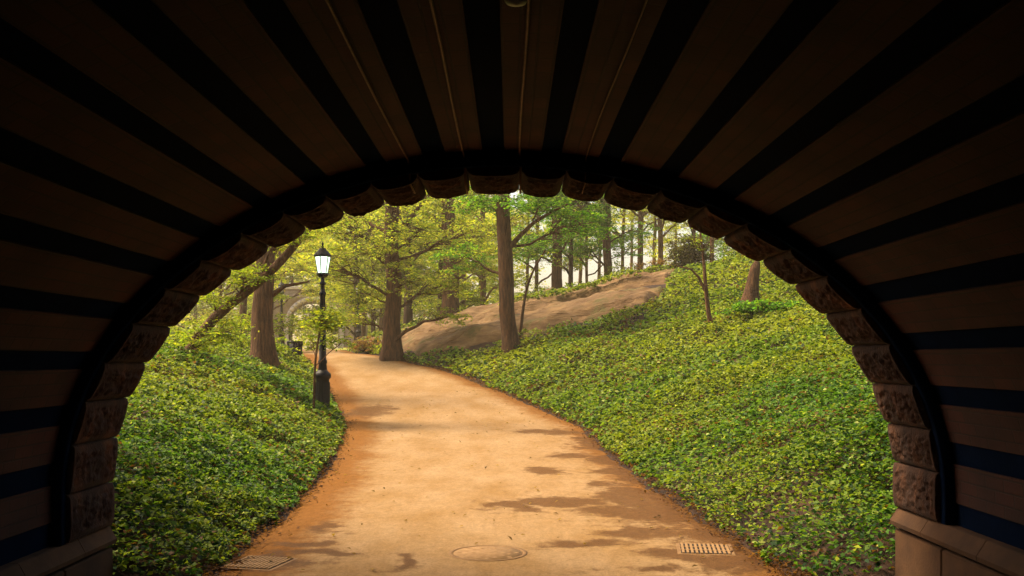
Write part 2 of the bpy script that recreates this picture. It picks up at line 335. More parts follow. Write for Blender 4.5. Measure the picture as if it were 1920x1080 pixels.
def shell(name, t0, t1, y0, y1, o_in, o_out, nt_=5, ny=2, uv=True):
    """curved slab following the vault"""
    ts = np.linspace(t0, t1, nt_); yy = np.linspace(y0, y1, ny)
    xi, zi = arc(ts, 0); base = voff(ts)
    xa, za = arc(ts, 0); 
    a = np.interp(ts, tl, nxo); b = np.interp(ts, tl, nzo)
    xin, zin = xa + a * (base + o_in), za + b * (base + o_in)
    xo, zo = xa + a * (base + o_out), za + b * (base + o_out)
    bm = bmesh.new(); uvl = bm.loops.layers.uv.new('UVMap')
    A = [[bm.verts.new((xin[i], y, zin[i])) for y in yy] for i in range(nt_)]
    B = [[bm.verts.new((xo[i], y, zo[i])) for y in yy] for i in range(nt_)]
    co = {}
    for i in range(nt_):
        for j, y in enumerate(yy):
            co[A[i][j]] = (y, ts[i]); co[B[i][j]] = (y, ts[i])
    for i in range(nt_ - 1):
        for j in range(ny - 1):
            bm.faces.new((A[i][j], A[i + 1][j], A[i + 1][j + 1], A[i][j + 1]))
            bm.faces.new((B[i][j], B[i][j + 1], B[i + 1][j + 1], B[i + 1][j]))
    for j in range(ny - 1):
        bm.faces.new((A[0][j], A[0][j + 1], B[0][j + 1], B[0][j])); bm.faces.new((A[-1][j], B[-1][j], B[-1][j + 1], A[-1][j + 1]))
    for i in range(nt_ - 1):
        bm.faces.new((A[i][0], B[i][0], B[i + 1][0], A[i + 1][0])); bm.faces.new((A[i][-1], A[i + 1][-1], B[i + 1][-1], B[i][-1]))
    for f in bm.faces:
        for l in f.loops: l[uvl].uv = co[l.vert]
    bmesh.ops.recalc_face_normals(bm, faces=bm.faces)
    me = bpy.data.meshes.new(name); bm.to_mesh(me); bm.free(); return me
NP = 22
tA = .157; tB = TL - .16
per = (tB - tA + .14) / NP
y_back, y_end = -24.0, 6.22
t = tA; prev = 0.0
for i in range(NP):
    t0 = tA + i * per + random.uniform(-.008, .008); t1 = t0 + (per - .132) + random.uniform(-.008, .008)
    bpart('brick_panel', shell('brick_panel', t0, t1, y_back, y_end, 0, .05, 5, 2), M['brick'])
    bpart('slate_band', shell('slate_band', prev, t0, y_back, y_end, .014, .05, 4, 2), M['slate'])
    prev = t1
bpart('slate_band', shell('slate_band', prev, TL, y_back, y_end, .014, .05, 4, 2), M['slate'])

# dark rib closing the vault against the ring stones
nr = 90; ts = np.linspace(0, TL, nr); xi, zi = arc(ts, .012); a = np.interp(ts, tl, nxo); b = np.interp(ts, tl, nzo)
xo, zo = arc(ts, 0); xo = xo + a * .2; zo = zo + b * .2
V = np.concatenate([np.stack([xi, np.full(nr, 6.223), zi], -1), np.stack([xi, np.full(nr, 6.30), zi], -1), np.stack([xo, np.full(nr, 6.30), zo], -1), np.stack([xo, np.full(nr, 6.223), zo], -1)])
Fs = []
for k in range(4):
    k2 = (k + 1) % 4
    for i in range(nr - 1): Fs.append((k * nr + i, k * nr + i + 1, k2 * nr + i + 1, k2 * nr + i))
bpart('end_rib', np_mesh('end_rib', V, Fs), M['slate'])

# voussoirs
cus = [(207, 986), (205, 903), (216, 819), (240, 747), (280, 684), (325, 618), (378, 558), (437, 508), (505, 465), (575, 430), (645, 397), (722, 375), (800, 360), (883, 350),
       (975, 348), (1053, 350), (1133, 362), (1213, 382), (1288, 410), (1357, 445), (1430, 488), (1490, 535), (1547, 590), (1597, 650), (1637, 717), (1665, 793), (1680, 866), (1684, 950)]
tc_ = []
for (px, py) in cus:
    wx = (px - VX) / F * 7; wz = EYE - (py - VY) / F * 7
    tc_.append(tl[np.argmin((px_ - wx) ** 2 + (pz_ - wz) ** 2)])
tc_[0] = 0; tc_[-1] = TL
def voussoir(t0, t1, k):
    nu, nv = 30, 44; u = np.linspace(0, 1, nu); v = np.linspace(0, 1, nv)
    U, W = np.meshgrid(u, v, indexing='ij'); Lt = t1 - t0
    T = t0 + .006 + (Lt - .012) * U; Y = 6.302 + .70 * W
    de = np.minimum(U, 1 - U) * Lt
    cham = np.clip(de / .030, 0, 1)
    sd = .4 + .6 * math.sin(math.pi * min(max((t0 + t1) / 2 / TL, 0), 1)) ** 1.5
    bul = .022 * sd * cham + .028 * sd * (1 - (2 * U - 1) ** 2) * random.uniform(.7, 1.2) + .006 * random.uniform(-1, 1)
    em = np.minimum(W, 1 - W) * .7
    margin = smoothstep(.028, .05, em) * smoothstep(.035, .055, de)
    rough = np.abs(fbm(T * 11 + 7 * k, Y * 6 + 3 * k, 4) - .5) * -.06 + (vnoise(T * 26 + k * 3, Y * 60 + k) - .5) * .022 + (fbm(T * 60 + k, Y * 40, 3) - .5) * .022
    off = -(bul + margin * (.008 + rough))
    x, z = arc(T, 0); a = np.interp(T, tl, nxo); b = np.interp(T, tl, nzo); x = x + a * off; z = z + b * off
    inner = np.stack([x, Y, z], -1).reshape(-1, 3)
    x2, z2 = arc(T, 0); D = .46; outer = np.stack([x2 + a * D, Y, z2 + b * D], -1).reshape(-1, 3)
    Fq = grid_faces(nu, nv); n = nu * nv
    idx = np.arange(n).reshape(nu, nv)
    side = []
    for row in (idx[0], idx[-1][::-1], idx[:, -1], idx[:, 0][::-1]):
        for i in range(len(row) - 1): side.append((row[i], row[i + 1], row[i + 1] + n, row[i] + n))
    o = n + idx
    back = [(o[i, 0], o[i + 1, 0], o[i + 1, -1], o[i, -1]) for i in range(nu - 1)]
    bm = bmesh.new(); me = np_mesh('t', np.concatenate([inner, outer]), np.concatenate([Fq, np.array(side), np.array(back)]))
    bm.from_mesh(me); bpy.data.meshes.remove(me)
    bmesh.ops.delete(bm, geom=[vv for vv in bm.verts if not vv.link_faces], context='VERTS')
    bmesh.ops.recalc_face_normals(bm, faces=bm.faces); me = bpy.data.meshes.new('ring_stone'); bm.to_mesh(me); bm.free()
    return me
for k in range(len(tc_) - 1):
    bpart('ring_stone', voussoir(tc_[k], tc_[k + 1], k), M['stone'])

# masonry body and facade: plate with an arch hole, extruded
def arch_plate(name, off, y0, y1, x0, x1, z0, z1, mat):
    n = 60; ts = np.linspace(0, TL, n); x, z = arc(ts, off)
    x = np.concatenate([[x[0]], x, [x[-1]]]); z = np.concatenate([[z0], z, [z0]])
    n = len(x)
    # outer boundary points matched to inner ones
    ox, oz = [], []
    for i in range(n):
        f = i / (n - 1); per_ = 2 * (z1 - z0) + (x1 - x0); s = f * per_
        if s < z1 - z0: ox.append(x0); oz.append(z0 + s)
        elif s < z1 - z0 + x1 - x0: ox.append(x0 + s - (z1 - z0)); oz.append(z1)
        else: ox.append(x1); oz.append(z1 - (s - (z1 - z0) - (x1 - x0)))
    # snap corners
    oi = min(range(n), key=lambda i: abs(ox[i] - x0) + abs(oz[i] - z1)); ox[oi] = x0; oz[oi] = z1
    oi = min(range(n), key=lambda i: abs(ox[i] - x1) + abs(oz[i] - z1)); ox[oi] = x1; oz[oi] = z1
    V = []
    for y in (y0, y1):
        V += [(x[i], y, z[i]) for i in range(n)]; V += [(ox[i], y, oz[i]) for i in range(n)]
    Fq = []
    for i in range(n - 1):
        Fq += [(i, i + 1, n + i + 1, n + i), (2 * n + i, 3 * n + i, 3 * n + i + 1, 2 * n + i + 1), (i, 2 * n + i, 2 * n + i + 1, i + 1), (n + i, n + i + 1, 3 * n + i + 1, 3 * n + i)]
    return bpart(name, np_mesh(name, V, Fq), mat)
arch_plate('masonry_body', .16, -24.2, 6.29, -3.7, 3.62, -.4, 4.3, M['slate'])
arch_plate('facade_wall', .465, 6.32, 6.96, -9, 9, -.4, 5.0, M['stone'])
# parapet coping along the facade top
def box_me(name, x0, x1, y0, y1, z0, z1, bev=.01):
    bm = bmesh.new(); bmesh.ops.create_cube(bm, size=1)
    for v in bm.verts: v.co = Vector(((x0 + x1) / 2 + v.co.x * (x1 - x0), (y0 + y1) / 2 + v.co.y * (y1 - y0), (z0 + z1) / 2 + v.co.z * (z1 - z0)))
    if bev: bmesh.ops.bevel(bm, geom=bm.edges[:] + bm.verts[:], offset=bev, segments=1, affect='EDGES')
    bmesh.ops.recalc_face_normals(bm, faces=bm.faces)
    me = bpy.data.meshes.new(name); bm.to_mesh(me); bm.free(); return me
bpart('coping', box_me('coping', -9.1, 9.1, 6.24, 7.06, 5.002, 5.2), M['stone_smooth'])

# springing caps and side wall blocks
for sgn, xw, xt, xtop, ztop in ((-1, 2.885, 2.868, 2.93, ZL), (1, 2.792, 2.765, 2.835, ZR)):
    ztip = ztop - .095; zbot = ztop - .125
    yb = 7.0
    lens = [.52, .78, .9, .85, .95, 1.0, .9]
    k = 0
    while yb > -24:
        L_ = lens[k] if k < len(lens) else 6.0
        ya = yb - L_; g = .003
        prof = [(xtop, ztop), (xtop - .012, ztop - .006), (xt + .004, ztip + .006), (xt, ztip), (xt + .006, zbot), (xt + .03, zbot - .012), (xw + .32, zbot - .012), (xw + .32, ztop)]
        bm = bmesh.new(); rows = []
        for y in (ya + g, yb - g): rows.append([bm.verts.new((sgn * p[0], y, p[1])) for p in prof])
        nP = len(prof)
        for i in range(nP): bm.faces.new((rows[0][i], rows[0][(i + 1) % nP], rows[1][(i + 1) % nP], rows[1][i]))
        bm.faces.new(rows[0]); bm.faces.new(rows[1])
        bmesh.ops.recalc_face_normals(bm, faces=bm.faces); me = bpy.data.meshes.new('springer_cap'); bm.to_mesh(me); bm.free()
        bpart('springer_cap', me, M['stone_smooth'])
        yb = ya; k += 1
    yb = 6.99; k = 0; lens = [.76, .88, .8, .95, .9, 1.0]
    while yb > -24:
        L_ = lens[k] if k < len(lens) else 6.0
        ya = yb - L_
        xa, xb = sorted((sgn * (xw + .004), sgn * (xw + .33)))
        bpart('wall_block', box_me('wall_block', xa, xb, ya + .004, yb - .004, -.3, zbot - .03, .012), M['stone_smooth'])
        yb = ya; k += 1

# ------------------------------------------------------------------ conduits and fitting on the vault
def tube_np(pts, rad, ns=8):
    """pts: list of Vector, rad: list -> V,F (quads)"""
    P = np.array([tuple(p) for p in pts], float); n = len(P)
    T = np.gradient(P, axis=0); T /= np.linalg.norm(T, axis=1)[:, None] + 1e-9
    up = np.array([0, 0, 1.0]) if abs(T[0][2]) < .9 else np.array([1.0, 0, 0])
    Vs = []
    u = np.cross(T[0], up); u /= np.linalg.norm(u)
    an = np.linspace(0, 2 * math.pi, ns, endpoint=False)
    for i in range(n):
        u = u - T[i] * np.dot(u, T[i]); u /= np.linalg.norm(u) + 1e-9; v = np.cross(T[i], u)
        Vs.append(P[i] + rad[i] * (np.cos(an)[:, None] * u + np.sin(an)[:, None] * v))
    return np.concatenate(Vs), grid_faces(n, ns, True)
class Acc:
    def __init__(s): s.V = []; s.F = []; s.n = 0
    def add(s, V, Fq): s.V.append(V); s.F.append(np.asarray(Fq) + s.n); s.n += len(V)
    def tube(s, pts, rad, ns=8): s.add(*tube_np(pts, rad, ns))
    def mesh(s, name, sm=True):
        me = np_mesh(name, np.concatenate(s.V), np.concatenate(s.F))
        if sm: smooth(me)
        return me
for (px, r_, lab) in ((765, .0065, 'thin rusty conduit along the tunnel ceiling, leftmost of the lit ones'), (870, .0075, 'thin orange-lit conduit on the ceiling between the leftmost and the central one'),
                 (975, .0075, 'thin conduit running to the top centre of the arch below the ceiling fitting'), (1098, .004, 'faint thin conduit on the ceiling right of centre')):
    x = (px - VX) / F * 6.22; tt = tl[np.argmin(np.abs(px_ - x) + (pz_ < 1.5) * 9)]
    xx, zz = arc(tt, 0); zz += voff(tt) - .014
    A = Acc(); ph = random.random() * 9
    pts = [Vector((x + .006 * math.sin(y * 1.7 + ph), y, float(zz) + .004 * math.sin(y * 2.3 + ph))) for y in np.linspace(-6, 6.2, 40)]
    pts += [Vector((x + .004, 6.26, float(zz) - .05)), Vector((x + .004, 6.32, 2.80)), Vector((x + .006, 6.6, 2.79))]
    A.tube(pts, [r_] * len(pts), 8)
    o = link('ceiling_conduit', A.mesh('ceiling_conduit'), M['conduit']); tag(o, lab, 'conduit', 'conduits along the ceiling')
fit = empty('ceiling_fitting', (.02, 3.36, 2.97)); tag(fit, 'small dull glass light fitting on the ceiling at the top centre edge', 'light fitting')
def lathe(name, prof, mat, parent=None, seg=20, loc=(0, 0, 0), sm=True):
    pts = np.array(prof, float); an = np.linspace(0, 2 * math.pi, seg, endpoint=False)
    V = np.concatenate([np.stack([r * np.cos(an), r * np.sin(an), np.full(seg, z)], -1) for r, z in pts]) + np.array(loc)
    me = np_mesh(name, V, grid_faces(len(pts), seg, True)[:, ::-1])
    if sm: smooth(me)
    return link(name, me, mat, parent)
lathe('fitting_base', [(0, .04), (.07, .04), (.07, 0), (.06, -.02), (0, -.02)], M['iron'], fit)
lathe('glass_dome', [(.05, -.02), (.05, -.05), (.035, -.075), (0, -.085)], M['dull_glass'], fit)

# ------------------------------------------------------------------ drain covers
mx_, my_ = on_path(915, 1038)
man = empty('manhole_cover', (mx_, my_, .0045)); tag(man, 'round cast iron manhole cover set flush in the sandy path near the tunnel mouth', 'manhole cover')
lathe('rim', [(.335, -.01), (.335, .003), (.300, .004), (.298, -.002)], M['iron_ring'], man, 48)
lathe('lid', [(.292, -.01), (.290, .003), (0, .003)], M['iron_plate'], man, 48)
A = Acc()
for i in range(-4, 5):
    for j in range(-4, 5):
        if (i * i + j * j) ** .5 < 4.4 and (i + j) % 2 == 0:
            q = .026; x, y = i * .06, j * .06
            A.add(np.array([(x - q, y, .0035), (x, y - q, .0035), (x + q, y, .0035), (x, y + q, .0035), (x, y, .010), (x, y, .010)]), [(0, 1, 4, 5), (1, 2, 4, 5), (2, 3, 4, 5), (3, 0, 4, 5)])
tag(link('raised_stud', A.mesh('raised_stud', False), M['iron_plate'], man), kind='stuff')
def grate(px, py, wd, dp, rz, lab):
    gx_, gy_ = on_path(px, py)
    g = empty('drain_grate', (gx_, gy_, float(zp(gy_)) + .007), rz); tag(g, lab, 'drain grate', 'drain grates in the path')
    link('frame', box_me('frame', -wd / 2 - .03, wd / 2 + .03, -dp / 2 - .03, dp / 2 + .03, -.03, .0, .003), M['iron_ring'], g)
    link('dark_pit_plate', box_me('dark_pit_plate', -wd / 2, wd / 2, -dp / 2, dp / 2, -.02, .0012, 0), M['dark_gap'], g)  # flat dark plate, the shade of the hollow under the bars in its colour
    nb = 11; me = None
    for i in range(nb):
        if me is None: me = box_me('grate_bar', -.011, .011, -dp / 2, dp / 2, .0018, .009, .002)
        o = link('grate_bar', me, M['iron_plate'], g); o.location.x = -wd / 2 + wd * (i + .5) / nb
    for yy in (-dp / 6, dp / 6):
        link('cross_bar', box_me('cross_bar', -wd / 2, wd / 2, yy - .009, yy + .009, .0016, .0075, .002), M['iron_plate'], g)
grate(1322, 1031, .42, .42, R(-8), 'square iron drain grate on the right edge of the path by the damp stains')
grate(486, 1057, .40, .42, R(-14), 'square iron drain grate at the left edge of the path beside the groundcover')

# ------------------------------------------------------------------ foliage engine
def leaves(pos, size, nrm_tilt, cols, aspect=.55, bend=.25):
    """pos (n,3), size (n,), nrm_tilt scale of random tilt; returns V,F,C"""
    n = len(pos)
    az = rng.random(n) * 2 * math.pi
    nx = rng.normal(0, nrm_tilt, n); ny = rng.normal(0, nrm_tilt, n)
    Nn = np.stack([nx, ny, np.ones(n)], -1); Nn /= np.linalg.norm(Nn, axis=1)[:, None]
    d = np.stack([np.cos(az), np.sin(az), np.zeros(n)], -1); d -= Nn * (d * Nn).sum(1)[:, None]; d /= np.linalg.norm(d, axis=1)[:, None]
    s = np.cross(Nn, d); sz = size[:, None]
    v0 = pos - d * sz * .5; v2 = pos + d * sz * .5 - Nn * sz * bend * .5
    v1 = pos + s * sz * aspect * .5 + Nn * sz * bend * .35; v3 = pos - s * sz * aspect * .5 + Nn * sz * bend * .35
    V = np.stack([v0, v1, v2, v3], 1).reshape(-1, 3)
    Fq = np.arange(4 * n).reshape(-1, 4)
    return V, Fq, np.repeat(cols, 4, 0)
PAL = {
 'yellow': [(.235, .265, .035), (.18, .23, .03), (.10, .165, .02), (.32, .32, .05)],
 'gold': [(.31, .33, .03), (.25, .30, .025), (.17, .24, .018), (.40, .36, .06)],
 'green': [(.05, .14, .012), (.09, .20, .015), (.14, .24, .02), (.03, .09, .012)],
 'mid': [(.13, .19, .012), (.18, .22, .014), (.09, .14, .010), (.24, .25, .018)],
 'dark': [(.03, .026, .012), (.03, .035, .012), (.05, .045, .014)],
 'rust': [(.14, .07, .025), (.10, .05, .02), (.16, .10, .03)],
}
def palette(name, n, clump=None):
    P = np.array(PAL[name]); i = rng.integers(0, len(P), n)
    c = P[i] * (0.7 + .6 * rng.random((n, 1)))
    if clump is not None: c *= clump[:, None]
    return c
def blob_leaves(blobs_, size, pal, per_spray=26):
    """layered horizontal sprays inside ellipsoids; blob=(x,y,z,rx,ry,rz,nsprays)"""
    Ps, Cs, cen = [], [], []
    for (x, y, z, rx, ry, rz, ns) in blobs_:
        u = rng.normal(size=(ns, 3)); u /= np.linalg.norm(u, axis=1)[:, None]; r = rng.random(ns) ** (1 / 2.2)
        c = np.array([x, y, z]) + u * r[:, None] * np.array([rx, ry, rz])
        cen.append(c)
        k = per_spray; sp = size * rng.uniform(2.0, 4.5, ns)
        az = rng.random(ns) * 2 * math.pi
        l1 = rng.normal(0, .5, (ns, k)) * 1.0; l2 = rng.normal(0, .28, (ns, k))
        ox = (l1 * np.cos(az)[:, None] - l2 * np.sin(az)[:, None]) * sp[:, None]; oy = (l1 * np.sin(az)[:, None] + l2 * np.cos(az)[:, None]) * sp[:, None]
        oz = rng.normal(0, .12, (ns, k)) * sp[:, None] - (ox ** 2 + oy ** 2) / sp[:, None] * .12
        p = c[:, None, :] + np.stack([ox, oy, oz], -1)
        Ps.append(p.reshape(-1, 3)); cl = np.repeat(rng.uniform(.65, 1.3, ns), k); Cs.append(palette(pal, ns * k, cl))
    pos = np.concatenate(Ps); col = np.concatenate(Cs)
    return leaves(pos, size * rng.uniform(.7, 1.3, len(pos)), .45, col, .6), np.concatenate(cen)
def wob(p, q, n, amp):
    p = np.array(p, float); q = np.array(q, float); t = np.linspace(0, 1, n)[:, None]
    L_ = np.linalg.norm(q - p); o = np.cumsum(rng.normal(0, amp * L_ / n, (n, 3)), 0); o -= o[0] ; o -= t * o[-1]
    pts = p + (q - p) * t + o
    pts[:, 2] += np.sin(t[:, 0] * math.pi) * L_ * .06
    return [Vector(x) for x in pts]
def tree(name, label, trunk, blobs_, leaf=.12, pal='yellow', bark='bark', group=None, cat='tree', flare=1.0, per=26, twigs=.5, limbs=(), z_limb=.3):
    """trunk: list of (x,y,z,r); blobs: crown masses"""
    b0 = Vector(trunk[0][:3]); root = empty(name, b0); tag(root, label, cat, group)
    tr = [np.array(p, float) for p in trunk]
    # resample trunk smoothly
    P = np.array(tr); s = np.concatenate([[0], np.cumsum(np.linalg.norm(np.diff(P[:, :3], axis=0), axis=1))])
    n = max(14, int(s[-1] * 2.2)); tt = np.linspace(0, s[-1], n)
    Q = np.stack([np.interp(tt, s, P[:, k]) for k in range(4)], -1)
    for _ in range(2): Q[1:-1] = (Q[:-2] + 2 * Q[1:-1] + Q[2:]) / 4
    ns = 14; A = Acc()
    Q[:, 0] += (vnoise(tt * .7, tt * 0 + b0.x) - .5) * Q[:, 3] * .5; 
    low = np.concatenate([Q[:1] - np.array([0, 0, .35, 0]), Q]); fl = 1 + .75 * flare * np.exp(-np.maximum(np.concatenate([[0], tt]), 0) / (P[0, 3] * 1.6))
    V, Fq = tube_np([Vector(q[:3]) for q in low], list(low[:, 3] * fl), ns)
    an = np.tile(np.linspace(0, 2 * math.pi, ns, endpoint=False), len(low)); hh = np.repeat(np.concatenate([[0], tt]), ns); rr = np.repeat(low[:, 3] * fl, ns)
    c = np.repeat(low[:, :3], ns, 0); but = 1 + .28 * flare * np.cos(an * 4 + b0.x) * np.exp(-hh / (P[0, 3] * 2.2)) + (vnoise(an * 1.6, hh * 1.5) - .5) * .16
    V = c + (V - c) * but[:, None]; A.add(V, Fq)
    for lm in limbs: A.tube([Vector(q[:3]) for q in lm], [q[3] for q in lm], 8)
    cr = None
    if blobs_:
        (LV, LF, LC), cen = blob_leaves(blobs_, leaf, pal, per)
        skel = np.concatenate([Q] + [np.array(l) for l in limbs]) if limbs else Q
        k0 = 0
        hubs = []
        for bl in blobs_:
            c = np.array(bl[:3]); zt = c[2] - .35 * np.linalg.norm(c[:2] - b0[:2] if False else c[:2] - Q[0, :2]) - .2
            d = np.abs(skel[:, 2] - zt) + .6 * np.linalg.norm(skel[:, :2] - c[:2], axis=1); j = int(np.argmin(d))
            L_ = np.linalg.norm(c - skel[j, :3]); r0 = min(skel[j, 3] * .55, .02 * L_ + .02)
            pts = wob(skel[j, :3], c, 8, .25)
            A.tube(pts, list(np.linspace(r0, r0 * .35, 8)), 6); hubs.append((pts, r0))
            nb = int(bl[6] * twigs); sel = cen[k0:k0 + bl[6]][:nb]
            for cc in sel:
                p = pts[rng.integers(3, 8)]
                tp = wob(p, cc, 5, .3); A.tube(tp, list(np.linspace(max(.006, r0 * .3), .004, 5)), 4)
            k0 += bl[6]
        me = np_mesh('crown', LV, LF, LC); cr = link('crown', me, M['leaf'], root); cr.matrix_parent_inverse = Matrix.Translation(-b0)
    o = link('trunk', A.mesh('trunk'), M[bark], root); o.matrix_parent_inverse = Matrix.Translation(-b0)
    return root
def gz(x, y): return float(H(x, y))
def px_trunk(pts, d, sink=0):         # [(px,py,width_px)] at depth d; first point dropped on the ground
    out = []
    for i, (px, py, wpx) in enumerate(pts):
        p = P3(px, py, d); z = p.z if i else gz(p.x, p.y) - .05
        out.append((p.x, p.y, z, wpx / F * d / 2))
    return out
def B(px, py, d, rx, ry, ns, rd=None):   # blob in photograph units -> world ellipsoid
    p = P3(px, py, d); k = d / F
    return (p.x, p.y, p.z, rx * k, rd if rd else rx * k, ry * k, ns)

# --- the named trees near the path
tree('park_tree', 'thick brown trunk with flared roots where the path bends left', px_trunk([(735, 668, 38), (737, 620, 32), (737, 520, 29), (735, 440, 27), (736, 370, 25), (730, 200, 24), (735, 0, 14)], 34.5),
     [B(700, 470, 33.5, 95, 45, 60, 2.0), B(790, 430, 34, 80, 40, 55, 2), B(640, 420, 34, 90, 45, 60, 2), B(675, 550, 34.5, 60, 34, 40, 1.0), B(735, 450, 35.5, 60, 40, 30, .8), B(620, 500, 33.5, 60, 40, 44, 1.5), B(600, 400, 36, 70, 50, 50, 2), B(870, 440, 35, 60, 50, 40, 2), B(840, 530, 35, 60, 36, 34, 1.5), B(665, 600, 35, 40, 18, 16, 1), B(770, 520, 33.5, 60, 40, 30, 1.5), B(850, 590, 33.5, 55, 22, 16, 1.0), B(720, 380, 34, 150, 40, 70, 2.5), B(740, 200, 34, 260, 90, 40, 4), B(740, 30, 34, 180, 90, 20, 3)],
     .11, 'yellow', flare=.5, limbs=[px_trunk([(738, 440, 10)], 34)[:0] or [tuple(P3(738, 445, 34.5)) + (.12,), tuple(P3(765, 415, 34.3)) + (.09,), tuple(P3(800, 370, 34)) + (.06,), tuple(P3(840, 330, 34)) + (.03,)]])
tree('park_tree', 'straight brown trunk with a forking limb, standing in green groundcover right of the path', px_trunk([(957, 655, 30), (955, 600, 29), (950, 520, 29), (945, 440, 27), (941, 390, 26), (938, 250, 22), (930, 60, 12)], 30.8),
     [B(1010, 385, 30, 70, 28, 60, 1.5), B(1090, 420, 31, 65, 38, 60, 1.6), B(900, 380, 31, 60, 26, 40, 1.5), B(860, 480, 31.5, 55, 40, 22, 1.5), B(970, 270, 31, 180, 50, 50, 2.5), B(930, 60, 31, 200, 110, 20, 3.5)],
     .11, 'green', flare=.45, limbs=[[tuple(P3(957, 462, 30.8)) + (.10,), tuple(P3(975, 442, 30.7)) + (.075,), tuple(P3(1000, 418, 30.5)) + (.06,), tuple(P3(1035, 397, 30.3)) + (.045,), tuple(P3(1080, 375, 30)) + (.02,)]])
tree('park_tree', 'stout trunk behind the leaning limb, left of the lamp post', px_trunk([(490, 692, 42), (491, 640, 36), (492, 590, 40), (492, 520, 34), (500, 400, 30), (500, 150, 18)], 25),
     [B(520, 470, 25.5, 50, 36, 26, 1.2), B(440, 480, 26, 60, 40, 30, 1.2), B(500, 330, 26, 160, 60, 30, 2.5), B(500, 130, 26, 200, 110, 20, 3)],
     .10, 'gold', flare=.6, limbs=[[tuple(P3(500, 560, 25)) + (.09,), tuple(P3(535, 536, 25)) + (.05,), tuple(P3(580, 528, 25)) + (.02,)]])
tree('leaning_tree', 'long crooked limb leaning up to the right across the left side of the arch', px_trunk([(338, 685, 26), (352, 655, 22), (390, 610, 19), (427, 572, 19), (478, 535, 18), (512, 505, 16), (545, 468, 14), (590, 415, 12), (660, 330, 8)], 20.5),
     [B(400, 560, 20.3, 45, 30, 22, .7), B(460, 515, 20.3, 60, 28, 44, .8), B(370, 625, 20, 50, 28, 34, .8), B(545, 440, 20.2, 60, 26, 34, .8), B(430, 620, 20.6, 50, 25, 20, .7), B(620, 340, 20.5, 120, 50, 40, 1.5)],
     .07, 'mid', bark='bark', flare=.3, per=26)
tree('sapling', 'young thin tree with forked top on the green bank below the broken trunk', px_trunk([(1338, 645, 11), (1332, 610, 9), (1325, 560, 8), (1322, 520, 7), (1318, 470, 5), (1312, 430, 3)], 25.5),
     [B(1325, 455, 25.5, 50, 25, 14, .6), B(1365, 440, 25.5, 40, 20, 10, .6), B(1290, 440, 25.5, 30, 20, 5, .6)], .06, 'mid', flare=.2, per=14, twigs=1.0,
     limbs=[[tuple(P3(1322, 545, 25.5)) + (.045,), tuple(P3(1310, 520, 25.5)) + (.035,), tuple(P3(1296, 505, 25.5)) + (.025,), tuple(P3(1265, 498, 25.5)) + (.01,)]])
tree('sapling', 'slender curved sapling rising beside the straight trunk in front of the rock', px_trunk([(972, 618, 6), (980, 590, 6), (984, 560, 5), (990, 530, 4.5), (1003, 500, 4), (1022, 470, 2.5)], 32),
     [B(1010, 490, 32, 50, 26, 10, .8), B(985, 530, 32, 36, 20, 5, .6)], .07, 'mid', flare=.2, per=14, twigs=.9)
tree('sapling', 'small leafy sapling growing in front of the lit lamp post', px_trunk([(588, 735, 5), (590, 690, 4), (596, 640, 4), (604, 600, 3), (610, 575, 2)], 19.6),
     [B(608, 604, 19.6, 42, 28, 62, .35), B(640, 640, 20.3, 30, 12, 8, .3), B(585, 640, 20.2, 36, 14, 8, .3)], .085, 'mid', flare=.2, per=12, twigs=.8)
# two added trees out of view, their crowns placed to shade the bank corners
tree('park_tree', 'added tree out of view on the left bank, its crown shading the bank by the bridge mouth', [(-9.5, 9.5, gz(-9.5, 9.5) - .1, .24), (-9.2, 9.6, 4, .2), (-8.6, 9.8, 9, .1)],
     [(-7.0, 8.8, 6.6, 2.4, 1.6, .8, 60), (-4.6, 8.4, 7.2, 1.9, 1.2, .7, 46), (-8.5, 10, 9, 2.5, 2, 1, 50)], .13, 'mid', flare=.6)
tree('park_tree', 'added tree out of view on the right bank, its crown shading the bank by the bridge mouth', [(9.6, 8.8, gz(9.6, 8.8) - .1, .24), (9.2, 8.8, 4, .2), (8.5, 8.8, 9, .1)],
     [(5.0, 8.3, 6.2, 2.2, 1.2, .7, 60), (2.2, 8.4, 7.8, 1.8, 1.0, .7, 40), (7.5, 8.8, 7.4, 2.4, 1.8, 1, 60)], .13, 'mid', flare=.6)
# broken trunk
q = px_trunk([(1409, 586, 30), (1410, 555, 24), (1414, 520, 20), (1419, 494, 18), (1421, 490, 9)], 27)
tree('broken_trunk', 'short broken leaning trunk stub on the green bank at the right', q, [], flare=.9, bark='bark', cat='tree stump')

